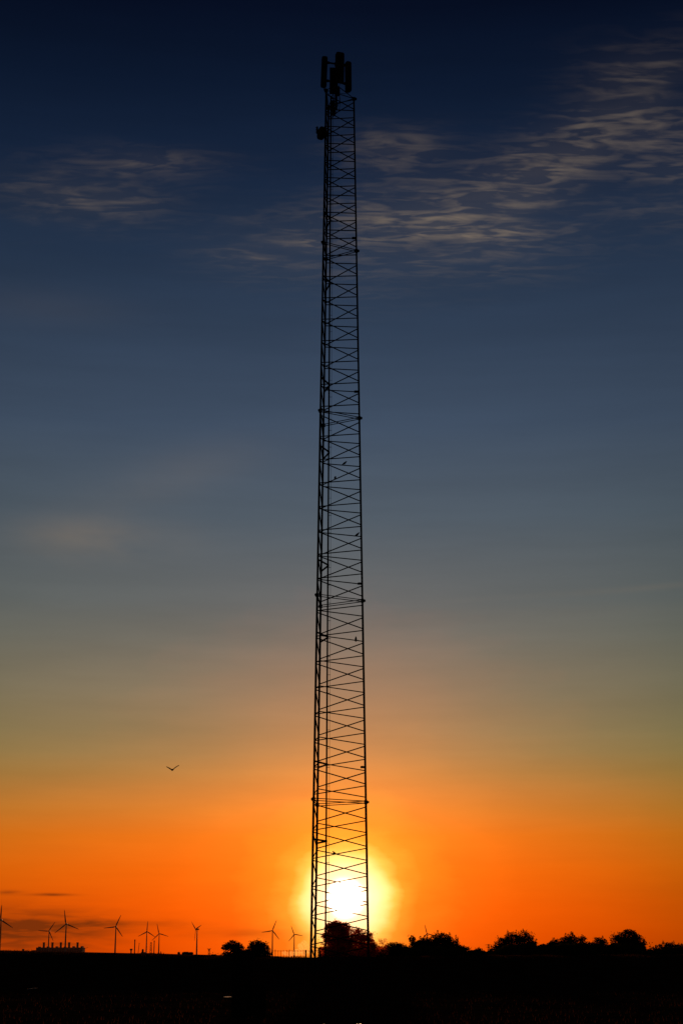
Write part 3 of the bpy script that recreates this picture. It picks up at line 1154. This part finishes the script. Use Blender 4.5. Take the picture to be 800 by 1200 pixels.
class E:
    """tiny expression wrapper over math nodes"""

    def __init__(s, sock): s.s = sock

    @staticmethod
    def op(o, *a, clamp=False):
        n = N.new('ShaderNodeMath'); n.operation = o; n.use_clamp = clamp
        for i, v in enumerate(a):
            if isinstance(v, E): nt.links.new(v.s, n.inputs[i])
            else: n.inputs[i].default_value = float(v)
        return E(n.outputs[0])

    def __add__(s, o): return E.op('ADD', s, o)
    def __radd__(s, o): return E.op('ADD', s, o)
    def __sub__(s, o): return E.op('SUBTRACT', s, o)
    def __rsub__(s, o): return E.op('SUBTRACT', o, s)
    def __mul__(s, o): return E.op('MULTIPLY', s, o)
    def __rmul__(s, o): return E.op('MULTIPLY', s, o)
    def __truediv__(s, o): return E.op('DIVIDE', s, o)


def clamp01(e): return E.op('ADD', e, 0.0, clamp=True)
def gauss(e2): return E.op('EXPONENT', e2 * -1.0)


def vramp(fac, stops):
    """colour ramp node; stops: (pos, linear rgb)"""
    n = N.new('ShaderNodeValToRGB')
    cr = n.color_ramp
    cr.interpolation = 'LINEAR'
    while len(cr.elements) > 1: cr.elements.remove(cr.elements[-1])
    cr.elements[0].position = stops[0][0]
    cr.elements[0].color = (*stops[0][1], 1)
    for p, c in stops[1:]:
        e = cr.elements.new(p)
        e.color = (*c, 1)
    nt.links.new(fac.s, n.inputs['Fac'])
    return n.outputs['Color']


def lin(c):
    def f(v):
        v /= 255.0
        return v / 12.92 if v <= .04045 else ((v + .055) / 1.055) ** 2.4
    return tuple(f(v) for v in c)


def mixc(fac, a, b, mode='MIX'):
    n = N.new('ShaderNodeMix'); n.data_type = 'RGBA'; n.blend_type = mode
    n.clamp_factor = True
    if isinstance(fac, E): nt.links.new(fac.s, n.inputs[0])
    else: n.inputs[0].default_value = fac
    for v, i in ((a, 6), (b, 7)):
        if isinstance(v, tuple): n.inputs[i].default_value = (*v, 1)
        else: nt.links.new(v, n.inputs[i])
    return n.outputs[2]


def scale_c(c, e):
    n = N.new('ShaderNodeVectorMath'); n.operation = 'SCALE'
    if isinstance(c, tuple): n.inputs[0].default_value = c
    else: nt.links.new(c, n.inputs[0])
    if isinstance(e, E): nt.links.new(e.s, n.inputs['Scale'])
    else: n.inputs['Scale'].default_value = e
    return n.outputs[0]


def add_c(a, b):
    n = N.new('ShaderNodeVectorMath'); n.operation = 'ADD'
    nt.links.new(a, n.inputs[0]); nt.links.new(b, n.inputs[1])
    return n.outputs[0]


tc = N.new('ShaderNodeTexCoord')
nrm = N.new('ShaderNodeVectorMath'); nrm.operation = 'NORMALIZE'
nt.links.new(tc.outputs['Generated'], nrm.inputs[0])
sx = N.new('ShaderNodeSeparateXYZ')
nt.links.new(nrm.outputs[0], sx.inputs[0])
x, y, z = E(sx.outputs[0]), E(sx.outputs[1]), E(sx.outputs[2])
el = E.op('ARCSINE', z) * 57.29578
az = E.op('ARCTAN2', x, y) * 57.29578


def el_of(py): return azel(400, py)[1]


SKY = [(1122, (224, 68, 0)), (1095, (236, 76, 0)), (1060, (246, 88, 3)), (1020, (248, 102, 9)), (980, (240, 115, 23)), (950, (220, 124, 44)),
       (908, (184, 127, 66)), (884, (166, 127, 78)), (858, (152, 124, 85)), (808, (136, 119, 95)), (750, (116, 111, 101)), (708, (101, 103, 102)), (608, (80, 91, 102)),
       (500, (62, 77, 97)), (408, (49, 64, 85)), (300, (34, 50, 73)), (200, (20, 35, 59)), (100, (10, 23, 45)), (8, (4, 12, 32))]
stops = [(el_of(py) / 40.0, lin(c)) for py, c in SKY] + [(1.0, lin((2, 8, 22)))]
base = vramp(clamp01(el / 40.0), stops)

# darker away from the sun's azimuth (strongest low down, more to the right)
daz = az - SUN_AZ
side = E.op('MINIMUM', E.op('ABSOLUTE', daz) / 13.0, 1.0)
side2 = side * side
right = clamp01(daz / 2.0)
lowk = clamp01(1.0 - (el - 5.0) / 16.0)
dim = side2 * (0.08 + lowk * (0.26 + right * 0.20))
cmbd = N.new('ShaderNodeCombineXYZ')
nt.links.new((1.0 - dim).s, cmbd.inputs[0])
nt.links.new((1.0 - dim * (1.0 - lowk * 0.50)).s, cmbd.inputs[1])
nt.links.new((1.0 - dim * (1.0 - lowk * 0.45)).s, cmbd.inputs[2])
mulv = N.new('ShaderNodeVectorMath'); mulv.operation = 'MULTIPLY'
nt.links.new(base, mulv.inputs[0]); nt.links.new(cmbd.outputs[0], mulv.inputs[1])
base = mulv.outputs[0]

# glow round the sun
del_ = el - SUN_EL
cmb3 = N.new('ShaderNodeCombineXYZ')
nt.links.new((daz * .55).s, cmb3.inputs[0]); nt.links.new((del_ * 1.1).s, cmb3.inputs[1])
nz3 = N.new('ShaderNodeTexNoise')
nz3.inputs['Scale'].default_value = 1.0
nz3.inputs['Detail'].default_value = 4
nz3.inputs['Roughness'].default_value = .5
nt.links.new(cmb3.outputs[0], nz3.inputs['Vector'])
hz = E(nz3.outputs['Fac']) - 0.5
wob = 1.12 + hz * 0.50
r2 = (daz * daz + del_ * del_) * (wob * wob)
r = E.op('SQRT', r2)
glow = vramp(clamp01(r / 12.0), [(0.0, (1, .9, .6)), (.05, (.9, .9, .55)), (.075, (.7, .85, .42)), (.10, (.55, .86, .42)), (.133, (.45, .76, .25)),
                              (.158, (.34, .46, .075)), (.188, (.25, .21, .018)), (.25, (.17, .095, .005)), (.375, (.11, .026, .001)), (.58, (.045, .008, .0)), (1.0, (0, 0, 0))])
core = gauss(E.op('POWER', r / 0.24, 1.8)) * 1200.0 + gauss(r2 / (0.75 * 0.75)) * 1.2
corec = scale_c((1.0, .85, .6), core)
# warm column of light over the sun
colm = gauss((daz / 4.2) * (daz / 4.2)) * gauss(E.op('POWER', E.op('ABSOLUTE', el - 4.0) / 4.6, 2.0))
colc = scale_c((.30, .055, .005), colm)
sky = add_c(add_c(base, glow), add_c(corec, colc))

# faint layering of the haze
cmb4 = N.new('ShaderNodeCombineXYZ')
nt.links.new((az * .09 + el * .02).s, cmb4.inputs[0]); nt.links.new((el * .75).s, cmb4.inputs[1])
nz4 = N.new('ShaderNodeTexNoise')
nz4.inputs['Scale'].default_value = 1.0
nz4.inputs['Detail'].default_value = 6
nz4.inputs['Roughness'].default_value = .6
nt.links.new(cmb4.outputs[0], nz4.inputs['Vector'])
sky = scale_c(sky, 1.0 + (E(nz4.outputs['Fac']) - 0.5) * 0.28 + 0.02)

# altocumulus sheet: noise on a flat layer high above, seen in perspective
zc = E.op('MAXIMUM', z, 0.02)
cmb = N.new('ShaderNodeCombineXYZ')
u_, v_ = x / zc, y / zc
nt.links.new(u_.s, cmb.inputs[0]); nt.links.new(v_.s, cmb.inputs[1])


def noise(sx_, sy_, rot=0.0, detail=4.0, rough=.55, dist=.0, off=0.0):
    mp = N.new('ShaderNodeMapping')
    mp.inputs['Scale'].default_value = (sx_, sy_, 1)
    mp.inputs['Rotation'].default_value = (0, 0, rot)
    mp.inputs['Location'].default_value = (off, off * .7, off)
    nt.links.new(cmb.outputs[0], mp.inputs[0])
    nz = N.new('ShaderNodeTexNoise')
    nz.inputs['Scale'].default_value = 1.0
    nz.inputs['Detail'].default_value = detail
    nz.inputs['Roughness'].default_value = rough
    nz.inputs['Distortion'].default_value = dist
    nt.links.new(mp.outputs[0], nz.inputs['Vector'])
    return E(nz.outputs['Fac'])


def maprange(e, a, b):
    return clamp01((e - a) / (b - a))


def blob(px, py, rxp, ryp, amp, tilt=0.0):
    a0, e0 = azel(px, py)
    k = 57.3 / F * 0.97
    da, de = (az - a0), (el - e0)
    if tilt:
        ct, st = math.cos(tilt), math.sin(tilt)
        da, de = da * ct + de * st, de * ct - da * st
    q = (da / (rxp * k * 1.1)) * (da / (rxp * k * 1.1)) + (de / (ryp * k)) * (de / (ryp * k))
    return gauss(q) * amp


mask = (blob(625, 205, 170, 40, .50, .50) + blob(540, 264, 125, 46, .95) + blob(745, 100, 70, 34, .35, -.1) + blob(330, 290, 80, 26, .95)
        + blob(105, 228, 85, 34, .60, .12) + blob(190, 188, 70, 14, .40) + blob(460, 175, 60, 22, .35) + blob(790, 190, 60, 70, .30))
st1 = noise(19.0, 48.0, rot=.05, detail=4, rough=.5, dist=.8)
st2 = noise(9.5, 25.0, rot=.10, detail=3, rough=.5, dist=.8, off=9.1)
broad = noise(3.6, 8.0, rot=-.3, detail=4, off=3.7)
wv = E.op('SINE', v_ * 110.0 + u_ * 12.0 + st2 * 18.0 + broad * 12.0) * 0.5 + 0.5
rip = maprange(st1 * 0.55 + st2 * 0.30 + wv * 0.14, .44, .68)
cm = rip * maprange(broad, .36, .60)
veil = maprange(broad, .25, .75)
cl = clamp01(mask) * (cm * 0.74 + veil * 0.20)
sky = mixc(clamp01(cl), sky, lin((136, 120, 102)))
# faint warm smears lower down
sm = (blob(115, 632, 80, 24, .34) + blob(200, 560, 110, 30, .08, .3) + blob(690, 694, 150, 4, .10, .04) + blob(60, 360, 90, 22, .03) + blob(600, 720, 170, 8, .05)) * maprange(noise(2.5, 1.2, detail=4, off=5.5), .25, .6)
sky = mixc(clamp01(sm), sky, lin((152, 130, 104)))

# low dark cloud bars near the horizon on the left
cmb2 = N.new('ShaderNodeCombineXYZ')
nt.links.new((az * .55).s, cmb2.inputs[0]); nt.links.new((el * 4.2).s, cmb2.inputs[1])
nz2 = N.new('ShaderNodeTexNoise')
nz2.inputs['Scale'].default_value = 1.0
nz2.inputs['Detail'].default_value = 5
nz2.inputs['Distortion'].default_value = .4
nt.links.new(cmb2.outputs[0], nz2.inputs['Vector'])
lowb = maprange(E(nz2.outputs['Fac']), .40, .62)
m_low = blob(22, 1091, 95, 23, 1.35) + blob(120, 1083, 90, 5, .5) + blob(60, 1048.5, 22, 1.6, 1.3) + blob(10, 1046, 14, 2.5, .6) + blob(280, 1094, 60, 6, .35)
low = clamp01(m_low * (lowb * .50 + .52))
sky = mixc(low, sky, lin((120, 44, 9)))

# behind the viewer the sky is dim and warm; nothing below the horizon
back = maprange(y, .25, -.35)
sky = mixc(back, sky, (0.035, 0.022, 0.018))
sky = scale_c(sky, maprange(z, -.004, .0))

bg = N.new('ShaderNodeBackground')
nt.links.new(sky, bg.inputs['Color'])
bg.inputs['Strength'].default_value = 1.0
ns = N.new('ShaderNodeTexSky')
ns.sky_type = 'NISHITA'
ns.sun_disc = False
ns.sun_elevation = rad(SUN_EL)
ns.sun_rotation = rad(SUN_AZ)
ns.air_density = 1.0
ns.dust_density = 1.0
bg2 = N.new('ShaderNodeBackground')
nt.links.new(ns.outputs[0], bg2.inputs['Color'])
bg2.inputs['Strength'].default_value = 0.0006
ad = N.new('ShaderNodeAddShader')
nt.links.new(bg.outputs[0], ad.inputs[0]); nt.links.new(bg2.outputs[0], ad.inputs[1])
wo = N.new('ShaderNodeOutputWorld')
nt.links.new(ad.outputs[0], wo.inputs['Surface'])

# ------------------------------------------------------------------ render settings
scene.view_settings.view_transform = 'Standard'
scene.view_settings.look = 'None'
scene.view_settings.exposure = 0
scene.view_settings.gamma = 1
scene.render.engine = 'CYCLES'
scene.cycles.use_denoising = True
scene.cycles.volume_bounces = 2
scene.cycles.transparent_max_bounces = 16
scene.cycles.max_bounces = 8
